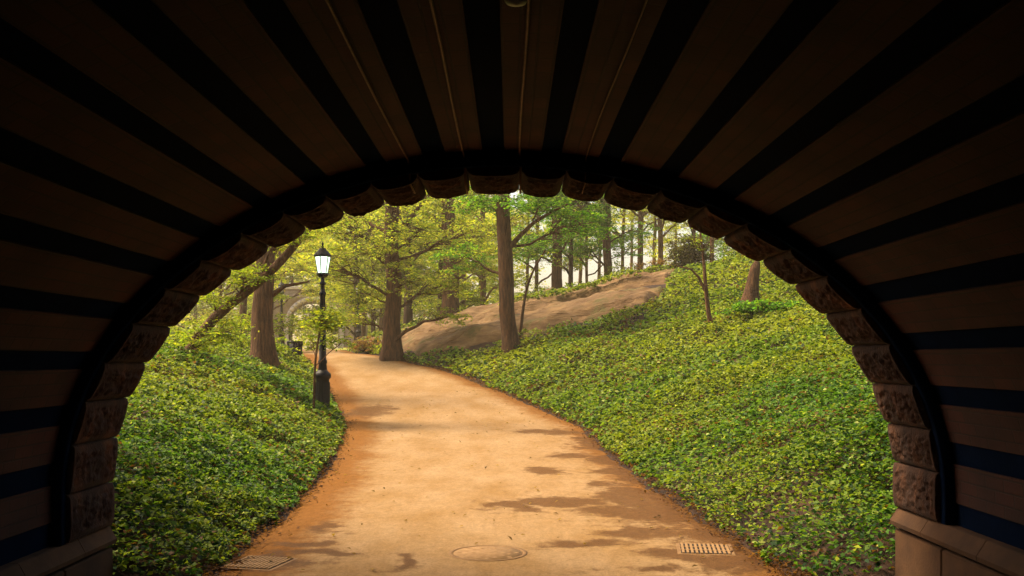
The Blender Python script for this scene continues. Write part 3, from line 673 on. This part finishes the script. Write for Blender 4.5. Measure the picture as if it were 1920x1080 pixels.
# --- trees of the wood behind: (px, base py, width, depth, palette, bark, label, blobs)
wood = [
 (843, 560, 34, 47, 'yellow', 'bark', 'broad dark trunk in the wood left of the straight trunk, half hidden by leaves'),
 (766, 610, 18, 50, 'yellow', 'bark_dark', 'dark slim trunk close behind the root-flared tree'),
 (825, 590, 12, 56, 'mid', 'bark_dark', 'thin dark trunk deep in yellow foliage left of the broad dark trunk'),
 (1046, 530, 22, 48, 'green', 'bark', 'reddish trunk with twin stem standing on top of the rock outcrop'),
 (1070, 530, 10, 50, 'green', 'bark_dark', 'thin leaning dark stem close beside the reddish trunk on the rock'),
 (1140, 525, 18, 49, 'green', 'bark', 'leafy trunk at the back of the bare rock slab'),
 (1200, 505, 12, 56, 'gold', 'bark', 'slim trunk against the white sky, right of the leafy rock tree'),
 (1240, 500, 11, 58, 'gold', 'bark', 'slim trunk against the white sky beside the dark shrub'),
 (1166, 515, 7, 60, 'gold', 'bark', 'very thin pale trunk on the hill top against the sky'),
 (1300, 480, 9, 60, 'gold', 'bark_dark', 'thin dark trunk rising behind the dark shrub on the crest'),
 (1335, 470, 9, 62, 'mid', 'bark', 'thin trunk at the right end of the crest row under the arch'),
 (672, 625, 14, 58, 'yellow', 'bark_dark', 'dark trunk beyond the rock, right of the far stone bridge'),
 (455, 640, 16, 44, 'mid', 'bark', 'slim trunk on the left beyond the leaning limb'),
 (1005, 545, 8, 60, 'gold', 'bark', 'thin stem in pale foliage behind the straight trunk'),
 (905, 560, 12, 62, 'mid', 'bark', 'thin trunk in the wood just left of the straight trunk'),
 (700, 610, 9, 66, 'gold', 'bark_dark', 'thin dark stem behind the yellow leaves left of the root-flared tree'),
 (1100, 530, 6, 57, 'green', 'bark', 'thin crooked stem between the two trunks on the rock'),
 (415, 640, 9, 52, 'gold', 'bark', 'thin pale stem at the far left of the view'),
]
for (px, py, wd, d, pal, bk, lab) in wood:
    tilt = random.uniform(-10, 10)
    tr = px_trunk([(px, py, wd), (px + tilt * .2, py - 60, wd * .85), (px + tilt * .6, py - 150, wd * .75), (px + tilt, 300, wd * .6), (px + tilt, 120, wd * .4), (px, -60, wd * .2)], d)
    k = d / 50.; bs = []
    open_ = px > 1150
    nb = 13 if px < 930 else 9
    for i in range(nb):
        bx = px + random.uniform(-85, 85); by = random.uniform(330, py - (18 if px < 930 else 50 if not open_ else 90)); 
        bs.append(B(bx, by, d + random.uniform(-3, 1), random.uniform(30, 60), random.uniform(12, 30), 14 if open_ else 34, 1.6))
    bs.append(B(px, 200, d, 170, 90, 22, 4)); bs.append(B(px, 20, d, 150, 90, 12, 4))
    tree('woodland_tree', lab, tr, bs, .12 * k, pal, bk, group='trees of the wood behind', flare=.4, per=24, twigs=.5)
for (px, d, lab, sg) in ((545, 60, 'airy golden tree whose branches hang before the far stone bridge', 1), (640, 64, 'airy golden tree at the right shoulder of the far stone bridge', -1)):
    p = P3(px - 40 * sg, 0, d); zb = gz(p.x, d); top = P3(px, 380, d)
    tree('woodland_tree', lab, [(p.x, d, zb, .13), (p.x + .3, d, (zb + top.z) / 2, .1), (top.x, d, top.z, .05)],
         [B(px + random.uniform(-55, 55), random.uniform(440, 575), d + random.uniform(-1, 1), random.uniform(24, 42), random.uniform(12, 22), 30, 1.4) for _ in range(9)], .14, 'gold', 'bark', group='trees of the wood behind', flare=.3, per=22, twigs=.5)
# farther trees, one by one, behind the wood on the left and middle
far = []
for i in range(15):
    px = 330 + i * 44 + random.uniform(-12, 12); d = random.uniform(72, 100)
    p = P3(px, 0, d)
    if abs(px - 600) < 50 and d < 84: d = 92; p = P3(px, 0, d)
    zb = gz(p.x, d); h = random.uniform(9, 15); r = random.uniform(.12, .25)
    bs = [(p.x + random.uniform(-3, 3), d + random.uniform(-2, 2), zb + random.uniform(.15, 1) * h, random.uniform(1.6, 3), 2.5, random.uniform(1, 2), 38) for _ in range(9)]
    pal = random.choice(['yellow', 'gold', 'gold', 'mid'])
    nm = ['leftmost', 'second', 'third', 'fourth', 'fifth', 'sixth', 'seventh', 'eighth', 'ninth', 'tenth', 'eleventh', 'twelfth', 'thirteenth', 'fourteenth', 'fifteenth'][i]
    tree('woodland_tree', 'far hazy %s tree deep in the background wood, %s from the left' % ({'yellow': 'yellow-green', 'gold': 'golden', 'mid': 'light green'}[pal], nm),
         [(p.x, d, zb, r), (p.x + .2, d, zb + h * .4, r * .8), (p.x, d, zb + h, r * .3)], bs, .26, pal, 'bark', group='far trees of the background wood', flare=.4, per=18, twigs=.1)
for i, (px, lab) in enumerate([(985, 'pale misty tree seen between the straight trunk and the reddish trunk'), (1085, 'pale distant tree filling the gap right of the reddish trunk'), (1120, 'thin far tree behind the bush on the rock edge'),
        (1180, 'sparse far tree against white sky behind the hill crest'), (1222, 'sparse golden tree between the two slim crest trunks'), (1262, 'thin golden tree just left of the dark crest shrub'), (1330, 'loose green tree beyond the crest behind the forked sapling'), (1380, 'loose green tree beyond the crest, last one under the arch on the right')]):
    d = 64 + (i * 7) % 23; p = P3(px, 0, d); zb = gz(p.x, d); wd = random.uniform(.12, .2)
    bs = [B(px + random.uniform(-40, 40), random.uniform(330, 485), d + random.uniform(-2, 2), random.uniform(24, 46), random.uniform(14, 30), 26, 1.5) for _ in range(11 if px < 1150 or px > 1300 else 7)]
    top = P3(px + 6, 340, d)
    tree('woodland_tree', lab, [(p.x, d, zb, wd), (p.x + .2, d, (zb + top.z) / 2, wd * .8), (top.x, d, top.z, wd * .4)], bs, .15, 'green' if px > 1300 else 'gold', 'bark', group='far trees of the background wood', flare=.3, per=20, twigs=.5)
# mass of foliage closing the wood on the left
bs = []
for i in range(90):
    px = random.uniform(250, 960); d = random.uniform(112, 135); p = P3(px, random.uniform(380, 650), d)
    bs.append((p.x, p.y, p.z, 4.5, 3, 2.6, 40))
(LV, LF, LC), _ = blob_leaves(bs, .55, 'gold', 14)
tag(link('distant_woods', np_mesh('distant_woods', LV, LF, LC), M['leaf']), 'far-off mass of golden spring foliage closing the view', 'woods', kind='stuff')

# ------------------------------------------------------------------ shrubs
def shrub(name, label, px, py, d, wpx, hpx, pal, leaf, ns, group=None, per=18):
    k = d / F; p = P3(px, py, d); z = gz(p.x, p.y); root = empty(name, (p.x, p.y, z)); tag(root, label, 'shrub', group)
    bl = [(p.x, p.y, z + hpx * k * .5, wpx * k * .5, wpx * k * .4, hpx * k * .5, ns)]
    (LV, LF, LC), cen = blob_leaves(bl, leaf, pal, per)
    A = Acc()
    for c in cen[::2]:
        A.tube(wob((p.x + random.uniform(-.08, .08), p.y + random.uniform(-.08, .08), z - .05), c, 5, .3), [.012, .01, .009, .007, .004], 5)
    for nm, me, m in (('foliage', np_mesh('foliage', LV, LF, LC), M['leaf']), ('stem', A.mesh('stem'), M['bark_dark'])):
        o = link(nm, me, m, root); o.matrix_parent_inverse = Matrix.Translation((-p.x, -p.y, -z))
shrub('shrub', 'dark twiggy evergreen shrub on the crest of the hill against white sky', 1290, 500, 41, 88, 84, 'dark', .11, 260)
shrub('shrub', 'dark green leafy plant at the foot of the broken trunk', 1408, 600, 26, 90, 34, 'green', .11, 60)
shrub('shrub', 'dark green leafy plant right of the one at the broken trunk', 1478, 605, 25.5, 70, 26, 'green', .10, 40)
shrub('shrub', 'low green bush at the back edge of the rock between two trunks', 1118, 530, 47, 34, 34, 'green', .12, 40)
shrub('shrub', 'rusty low brush behind the bare rock slab', 1235, 512, 44.5, 120, 52, 'rust', .10, 110)
shrub('shrub', 'low olive brush along the back of the rock right of the reddish trunk', 1165, 520, 45, 90, 50, 'mid', .10, 70)
shrub('shrub', 'low grassy brush on the back edge of the rock between straight and reddish trunk', 1010, 545, 45, 90, 36, 'mid', .10, 50)
shrub('shrub', 'bright low leafy plant at the path edge beside the litter bin', 528, 692, 30, 60, 50, 'mid', .11, 26)
shrub('shrub', 'pale green sprout at the foot of the stout left trunk', 500, 705, 23, 55, 26, 'mid', .09, 16)
shrub('shrub', 'dark low brush at the foot of the rock by the path bend', 690, 660, 39, 90, 34, 'rust', .10, 60)
shrub('shrub', 'tangled green bush on the left bank under the leaning limb', 360, 660, 22, 110, 50, 'mid', .085, 60)
shrub('shrub', 'green bush on the left bank behind the leaning limb', 430, 650, 28, 90, 46, 'mid', .10, 46)
shrub('shrub', 'yellow-green bush in front of the far stone bridge', 590, 660, 46, 70, 34, 'yellow', .13, 34)
shrub('shrub', 'light green thicket at the top of the right bank under the arch edge', 1400, 500, 42, 90, 60, 'mid', .12, 60)

# ------------------------------------------------------------------ rock outcrop
def rock_front(x): return np.interp(x, [-7.2, -6, -4, -1.5, .2, 2, 4.3, 5.4, 6.4, 9], [39.5, 36, 34.4, 32.2, 31.7, 31.2, 31, 33, 37, 46])
def rock_mask(x, y):
    e = (fbm(x * .9, y * .9) - .5) * 1.6
    f = smoothstep(0, .9, y + e - rock_front(x)); b = smoothstep(49, 46, y + e); l = smoothstep(.3, 1.0, x - eR(y) + e * .3)
    return f * b * l * smoothstep(8.5, 6.5, x + e)
rx_ = np.arange(-9, 10, .085); ry_ = np.arange(31, 50.5, .085); RX, RY = np.meshgrid(rx_, ry_, indexing='ij')
mk = rock_mask(RX, RY)
strat = RX * .35 + RY * 1.0
st = vnoise(strat * 1.1 + fbm(RX * .4, RY * .4) * 2.5, RX * .12); ledge = (np.floor(st * 5) + smoothstep(.25, .75, st * 5 % 1)) / 5
rz = H(RX, RY) - .28 + mk * (.10 + .60 * ledge + .30 * (fbm(RX * .8, RY * .8) - .4) + .12 * (fbm(RX * 3, RY * 3) - .5) - .12 * np.exp(-((vnoise(RX * .5 + RY * 1.1, RY * .25 - RX * .12) - .5) / .03) ** 2))
me = np_mesh('rock_outcrop', np.stack([RX, RY, rz], -1).reshape(-1, 3), grid_faces(len(rx_), len(ry_))[:, ::-1])
bm = bmesh.new(); bm.from_mesh(me); bm.verts.ensure_lookup_table()
mf = mk.reshape(-1)
bmesh.ops.delete(bm, geom=[v for v in bm.verts if mf[v.index] < .02], context='VERTS'); bm.to_mesh(me); bm.free(); smooth(me)
o = link('rock_outcrop', me, M['rock']); tag(o, 'broad bare brown bedrock slab sloping up behind the straight trunk', 'rock')

# ------------------------------------------------------------------ groundcover
def cover(name, n_dens, y0, y1, x0, x1, leaf, lab, hgt):
    out = []
    area = (x1 - x0) * (y1 - y0); n = int(area * n_dens)
    x = rng.uniform(x0, x1, n); y = rng.uniform(y0, y1, n)
    sr = x - eR(y); sl = eL(y) - x; s = np.maximum(sr, sl)
    ragged = .10 * vnoise(y * 3, x * 0 + 2.) + .12 * (vnoise(x * 7, y * 7))
    px = VX + F * x / y; dens = np.where(s > ragged - .06, 1., 0.)
    dens *= (px > -60) & (px < 1980)
    m = np.where((rock_mask(x, y) > .12) & (y > 29.5) & (vnoise(x * .45 + y * .9, y * .3 + 4) < .80), 0, 1); dens = dens * m
    bare = fbm(x * .8 + 9, y * .8)
    dens = dens * np.clip(1.25 - 2.0 * np.clip(bare - .55, 0, 1) * 2, .25, 1)
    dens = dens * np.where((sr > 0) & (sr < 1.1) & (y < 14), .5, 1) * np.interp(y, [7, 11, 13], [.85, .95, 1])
    k = rng.random(n) < dens; x, y, s = x[k], y[k], s[k]; n = len(x)
    cl = fbm(x * 1.6, y * 1.6, 3); c2 = vnoise(x * 6.5, y * 6.5)
    top = hgt * (.2 + 1.5 * np.clip(cl - .2, 0, 1) + .8 * c2) * np.clip(s / .35 + .35, .3, 1)
    f = 1 - rng.random(n) ** 2 * .8
    z = H(x, y) + top * f + .01 + .32 * rock_mask(x, y) * (y > 29.5)
    tone = vnoise(x * .45 + 50, y * .45); tone = np.clip(tone * 1.0 - np.interp(y, [7, 13], [.35, 0]) + np.interp(y, [14, 26], [0, .22]) + rng.normal(0, .16, n), 0, 1)[:, None]  # leaf tone also drops towards the tunnel mouth, painting in its weaker light
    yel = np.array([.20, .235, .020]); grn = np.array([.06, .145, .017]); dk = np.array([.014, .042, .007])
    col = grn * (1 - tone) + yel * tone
    d2 = (rng.random(n) < np.interp(y, [7, 13], [.42, .24]))[:, None]; col = np.where(d2, dk, col)  # more near-black leaves by the mouth, part of the same painted shade
    br = (rng.random(n) < .02 + .16 * np.clip((fbm(x * 1.1 + 30, y * 1.1) - .5) * 5, 0, 1))[:, None]; col = np.where(br, np.array([.11, .055, .02]), col)
    pl = (rng.random(n) < .03)[:, None]; col = np.where(pl, np.array([.30, .34, .08]), col)
    col = col * rng.uniform(.65, 1.35, (n, 1))
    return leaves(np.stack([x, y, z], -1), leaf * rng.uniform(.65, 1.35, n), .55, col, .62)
parts = {'l': [], 'r': []}
def addc(side, *a):
    parts[side].append(cover('x', *a))
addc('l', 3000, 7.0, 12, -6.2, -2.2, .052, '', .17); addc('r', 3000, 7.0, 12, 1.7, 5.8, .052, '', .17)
addc('l', 1500, 12, 18, -8.2, -2.3, .068, '', .17); addc('r', 1500, 12, 18, 1.2, 8, .068, '', .17)
addc('l', 750, 18, 28, -12, -3, .095, '', .2); addc('r', 750, 18, 28, -1.2, 11, .095, '', .2)
addc('l', 300, 28, 42, -18, -5, .13, '', .22); addc('r', 330, 28, 40, -6, 16, .13, '', .22); addc('r', 200, 40, 52, -8, 22, .17, '', .25)
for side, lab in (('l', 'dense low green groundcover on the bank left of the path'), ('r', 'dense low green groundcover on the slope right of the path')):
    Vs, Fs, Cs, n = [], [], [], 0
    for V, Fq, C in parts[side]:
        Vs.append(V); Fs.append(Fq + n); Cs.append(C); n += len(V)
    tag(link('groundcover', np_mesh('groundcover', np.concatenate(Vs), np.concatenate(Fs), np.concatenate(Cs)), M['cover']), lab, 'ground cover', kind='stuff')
# fallen leaves along the path edges
n = 5000; y = 7.1 + 28 * rng.random(n) ** 1.6; side = rng.random(n) < .5; off = np.abs(rng.normal(0, .13, n)) - .12
x = np.where(side, eL(y) + off, eR(y) - off); z = zp(y) + .012 + .02 * rng.random(n) + np.clip(-off, 0, 1) * .3
col = np.array([.07, .032, .012]) * rng.uniform(.4, 1.8, (n, 1))
V, Fq, C = leaves(np.stack([x, y, z], -1), (.03 + .0012 * y) * rng.uniform(.6, 1.4, n), .4, col)
n2 = 260; y2 = 7.2 + 20 * rng.random(n2); x2 = eL(y2) + (eR(y2) - eL(y2)) * rng.random(n2)
v2, f2, c2_ = leaves(np.stack([x2, y2, zp(y2) + .022], -1), .05 * rng.uniform(.6, 1.4, n2), .25, np.array([.16, .10, .03]) * rng.uniform(.3, 1.3, (n2, 1)))
F2 = f2 + len(V); V = np.concatenate([V, v2]); Fq = np.concatenate([Fq, F2]); C = np.concatenate([C, c2_])
tag(link('leaf_litter', np_mesh('leaf_litter', V, Fq, C), M['leaf']), 'brown dead leaves strewn along both edges of the path', 'fallen leaves', kind='stuff')
# pale dry leaves on the right bank
for (px, py, s, lab) in ((1372, 658, .17, 'larger pale dry leaf lying on the right bank below the broken trunk'), (1386, 664, .11, 'smaller pale dry leaf lying right beside the larger one')):
    d = 22.5
    for _ in range(400):
        p = P3(px, py, d)
        if p.z <= gz(p.x, p.y) + .2: break
        d += .03
    V, Fq, C = leaves(np.array([[p.x, p.y, p.z + .02]]), np.array([s * 1.8]), .25, np.array([[.5, .36, .14]]), .6, .2)
    V2 = np.concatenate([V, V - np.array([0, 0, .004])]); 
    tag(link('dry_leaf', np_mesh('dry_leaf', V2, np.array([[0, 1, 2, 3], [7, 6, 5, 4], [0, 4, 5, 1], [1, 5, 6, 2], [2, 6, 7, 3], [3, 7, 4, 0]]), np.repeat([[.5, .36, .14]], 8, 0)), M['leaf']), lab, 'dry leaf')

# ------------------------------------------------------------------ lamp posts
def lamp(px, base_py, d, lab, lit, hgt=3.62):
    p = P3(px, base_py, d); z = gz(p.x, p.y); g = empty('lamp_post', (p.x, p.y, z - .02), .4); tag(g, lab, 'lamp post', 'black park lamp posts')
    s = hgt / 3.62
    lathe('pedestal', [(.0, 0), (.19, 0), (.19, .06), (.165, .09), (.145, .14), (.14, .72), (.145, .78), (.175, .80), (.18, .86), (.17, .90), (.13, .93), (.10, .97)], M['iron'], g, 16, sm=False).scale = (s, s, s)
    A = Acc()
    for k in range(8):
        an = k * math.pi / 4; c = Vector((math.cos(an) * .142, math.sin(an) * .142, 0))
        A.tube([c + Vector((0, 0, .15)), c + Vector((0, 0, .4)), c + Vector((0, 0, .71))], [.016, .016, .016], 6)
    link('flute', A.mesh('flute'), M['iron'], g).scale = (s, s, s)
    lathe('shaft', [(.10, .95), (.085, 1.1), (.098, 1.13), (.098, 1.17), (.078, 1.2), (.062, 2.2), (.055, 2.55), (.075, 2.58), (.075, 2.62), (.05, 2.65), (.045, 2.78), (.07, 2.80), (.07, 2.83), (.04, 2.86), (.045, 2.95)], M['iron'], g, 16).scale = (s, s, s)
    ln = lathe('lantern_cup', [(.045, 2.93), (.09, 2.96), (.125, 3.0), (.135, 3.03), (.12, 3.04), (0, 3.04)], M['iron'], g, 16); ln.scale = (s, s, s)
    hs = 6
    for k in range(hs):                       # glass panes and bars
        a0, a1 = 2 * math.pi * k / hs, 2 * math.pi * (k + 1) / hs; r0, r1 = .105, .165; z0, z1 = 3.045, 3.38
        v = [(r0 * math.cos(a0), r0 * math.sin(a0), z0), (r0 * math.cos(a1), r0 * math.sin(a1), z0), (r1 * math.cos(a1), r1 * math.sin(a1), z1), (r1 * math.cos(a0), r1 * math.sin(a0), z1)]
        vi = [(x * .96, y * .96, zz) for x, y, zz in v]
        me = np_mesh('pane', v + vi, [(0, 1, 2, 3), (7, 6, 5, 4), (0, 4, 5, 1), (1, 5, 6, 2), (2, 6, 7, 3), (3, 7, 4, 0)])
        link('pane', me, M['lit_glass'] if lit else M['dull_glass'], g).scale = (s, s, s)
        A = Acc(); A.tube([Vector(v[0]), Vector([(v[0][i] + v[3][i]) / 2 for i in range(3)]), Vector(v[3])], [.012] * 3, 6)
        link('glazing_bar', A.mesh('glazing_bar'), M['iron'], g).scale = (s, s, s)
    lathe('lantern_roof', [(0, 3.375), (.17, 3.38), (.195, 3.395), (.195, 3.42), (.165, 3.45), (.12, 3.50), (.09, 3.53), (.07, 3.57), (.0, 3.58)], M['iron'], g, 12).scale = (s, s, s)
    lathe('finial', [(.018, 3.575), (.03, 3.60), (.018, 3.63), (.028, 3.66), (.0, 3.72)], M['iron'], g, 10).scale = (s, s, s)
lamp(605, 765, 20.5, 'black iron lamp post with glowing lantern at the left edge of the path', True)
lamp(528, 645, 50, 'thin black lamp post beside the stout left trunk, before the far bridge', False)
lamp(672, 625, 55, 'distant small black lamp post among yellow leaves right of the lit one', False)

# ------------------------------------------------------------------ litter bin
d = 33.0; p = P3(553, 678, d); z = gz(p.x, p.y); bn = empty('litter_bin', (p.x, p.y, z)); tag(bn, 'dark tapered litter bin at the left side where the path bends', 'litter bin')
lathe('bin_body', [(0, .02), (.19, .02), (.20, .05), (.25, .66), (.235, .66), (.19, .08), (0, .08)], M['iron'], bn, 20)
lathe('rim', [(.255, .64), (.275, .655), (.275, .70), (.24, .70), (.24, .66)], M['iron'], bn, 20)
for k in range(20):
    an = k * math.pi / 10; A = Acc()
    A.tube([Vector((math.cos(an) * .205, math.sin(an) * .205, .03)), Vector((math.cos(an) * .232, math.sin(an) * .232, .35)), Vector((math.cos(an) * .262, math.sin(an) * .262, .66))], [.010] * 3, 5)
    link('slat', A.mesh('slat'), M['iron'], bn)

# ------------------------------------------------------------------ far stone bridge
d = 80.0; p = P3(589, 655, d); zb = float(zp(d)); fb = empty('far_stone_bridge', (p.x, d, zb), R(12)); tag(fb, 'far pale stone footbridge with a round arch over the path', 'bridge')
rw, sp_ = 2.1, 2.0
def far_plate(name, y0, y1, rin, x0, x1, z1, mat):
    n = 28; V = []; Fq = []
    an = np.linspace(0, math.pi, n - 2)
    ix = np.concatenate([[-rin], -rin * np.cos(an), [rin]]); iz = np.concatenate([[-.6], sp_ + rin * np.sin(an), [-.6]])
    u = np.linspace(0, 1, n); per_ = 2 * (z1 + .6) + (x1 - x0); s = u * per_
    ox = np.where(s < z1 + .6, x0, np.where(s < z1 + .6 + x1 - x0, x0 + s - z1 - .6, x1)); oz = np.where(s < z1 + .6, -.6 + s, np.where(s < z1 + .6 + x1 - x0, z1, z1 - (s - z1 - .6 - x1 + x0)))
    i1 = int(np.argmin(np.abs(ox - x0) + np.abs(oz - z1))); ox[i1], oz[i1] = x0, z1
    i2 = int(np.argmin(np.abs(ox - x1) + np.abs(oz - z1))); ox[i2], oz[i2] = x1, z1
    for y in (y0, y1): V += [(ix[i], y, iz[i]) for i in range(n)] + [(ox[i], y, oz[i]) for i in range(n)]
    for i in range(n - 1): Fq += [(i, i + 1, n + i + 1, n + i), (2 * n + i, 3 * n + i, 3 * n + i + 1, 2 * n + i + 1), (i, 2 * n + i, 2 * n + i + 1, i + 1), (n + i, n + i + 1, 3 * n + i + 1, 3 * n + i)]
    return link(name, np_mesh(name, V, Fq), mat, fb)
far_plate('bridge_wall', 0, 5, rw + .32, -4.2, 4.4, 5.0, M['far_wall'])
far_plate('wing_face', -.06, -.003, rw + .32, -4.1, 4.3, 4.6, M['far_wall'])
nv = 17
for k in range(nv):
    a0 = math.pi * k / nv + .006; a1 = math.pi * (k + 1) / nv - .006; V = []
    for y in (-.12, 4.95):
        for (r, a_) in ((rw, a0), (rw, a1), (rw + .33, a1), (rw + .33, a0)): V.append((-r * math.cos(a_), y, sp_ + r * math.sin(a_)))
    link('arch_stone', np_mesh('arch_stone', V, [(0, 1, 2, 3), (7, 6, 5, 4), (0, 4, 5, 1), (1, 5, 6, 2), (2, 6, 7, 3), (3, 7, 4, 0)]), M['pale_stone'], fb)
for sx in (-1, 1): link('arch_jamb', box_me('arch_jamb', *sorted((sx * rw, sx * (rw + .33))), -.12, 4.95, -.6, sp_ - .01, .01), M['pale_stone'], fb)
link('parapet', box_me('parapet', -4.3, 4.5, -.15, .25, 5.004, 5.25, .02), M['pale_stone'], fb)

# ------------------------------------------------------------------ thin warm air
hm = bpy.data.materials.new('air'); hm.use_nodes = True; hn = hm.node_tree; hn.nodes.clear()
pv = hn.nodes.new('ShaderNodeVolumePrincipled'); pv.inputs['Color'].default_value = (1.0, .84, .56, 1); pv.inputs['Density'].default_value = .0013
pv.inputs['Anisotropy'].default_value = .3
ho = hn.nodes.new('ShaderNodeOutputMaterial'); hn.links.new(pv.outputs[0], ho.inputs['Volume'])
zs = [v.co.z for v in bpy.data.objects['ground'].data.vertices]
tag(link('haze', box_me('haze', -402, 402, -62, 802, min(zs) - 1.0, 27, 0), hm), kind='stuff')
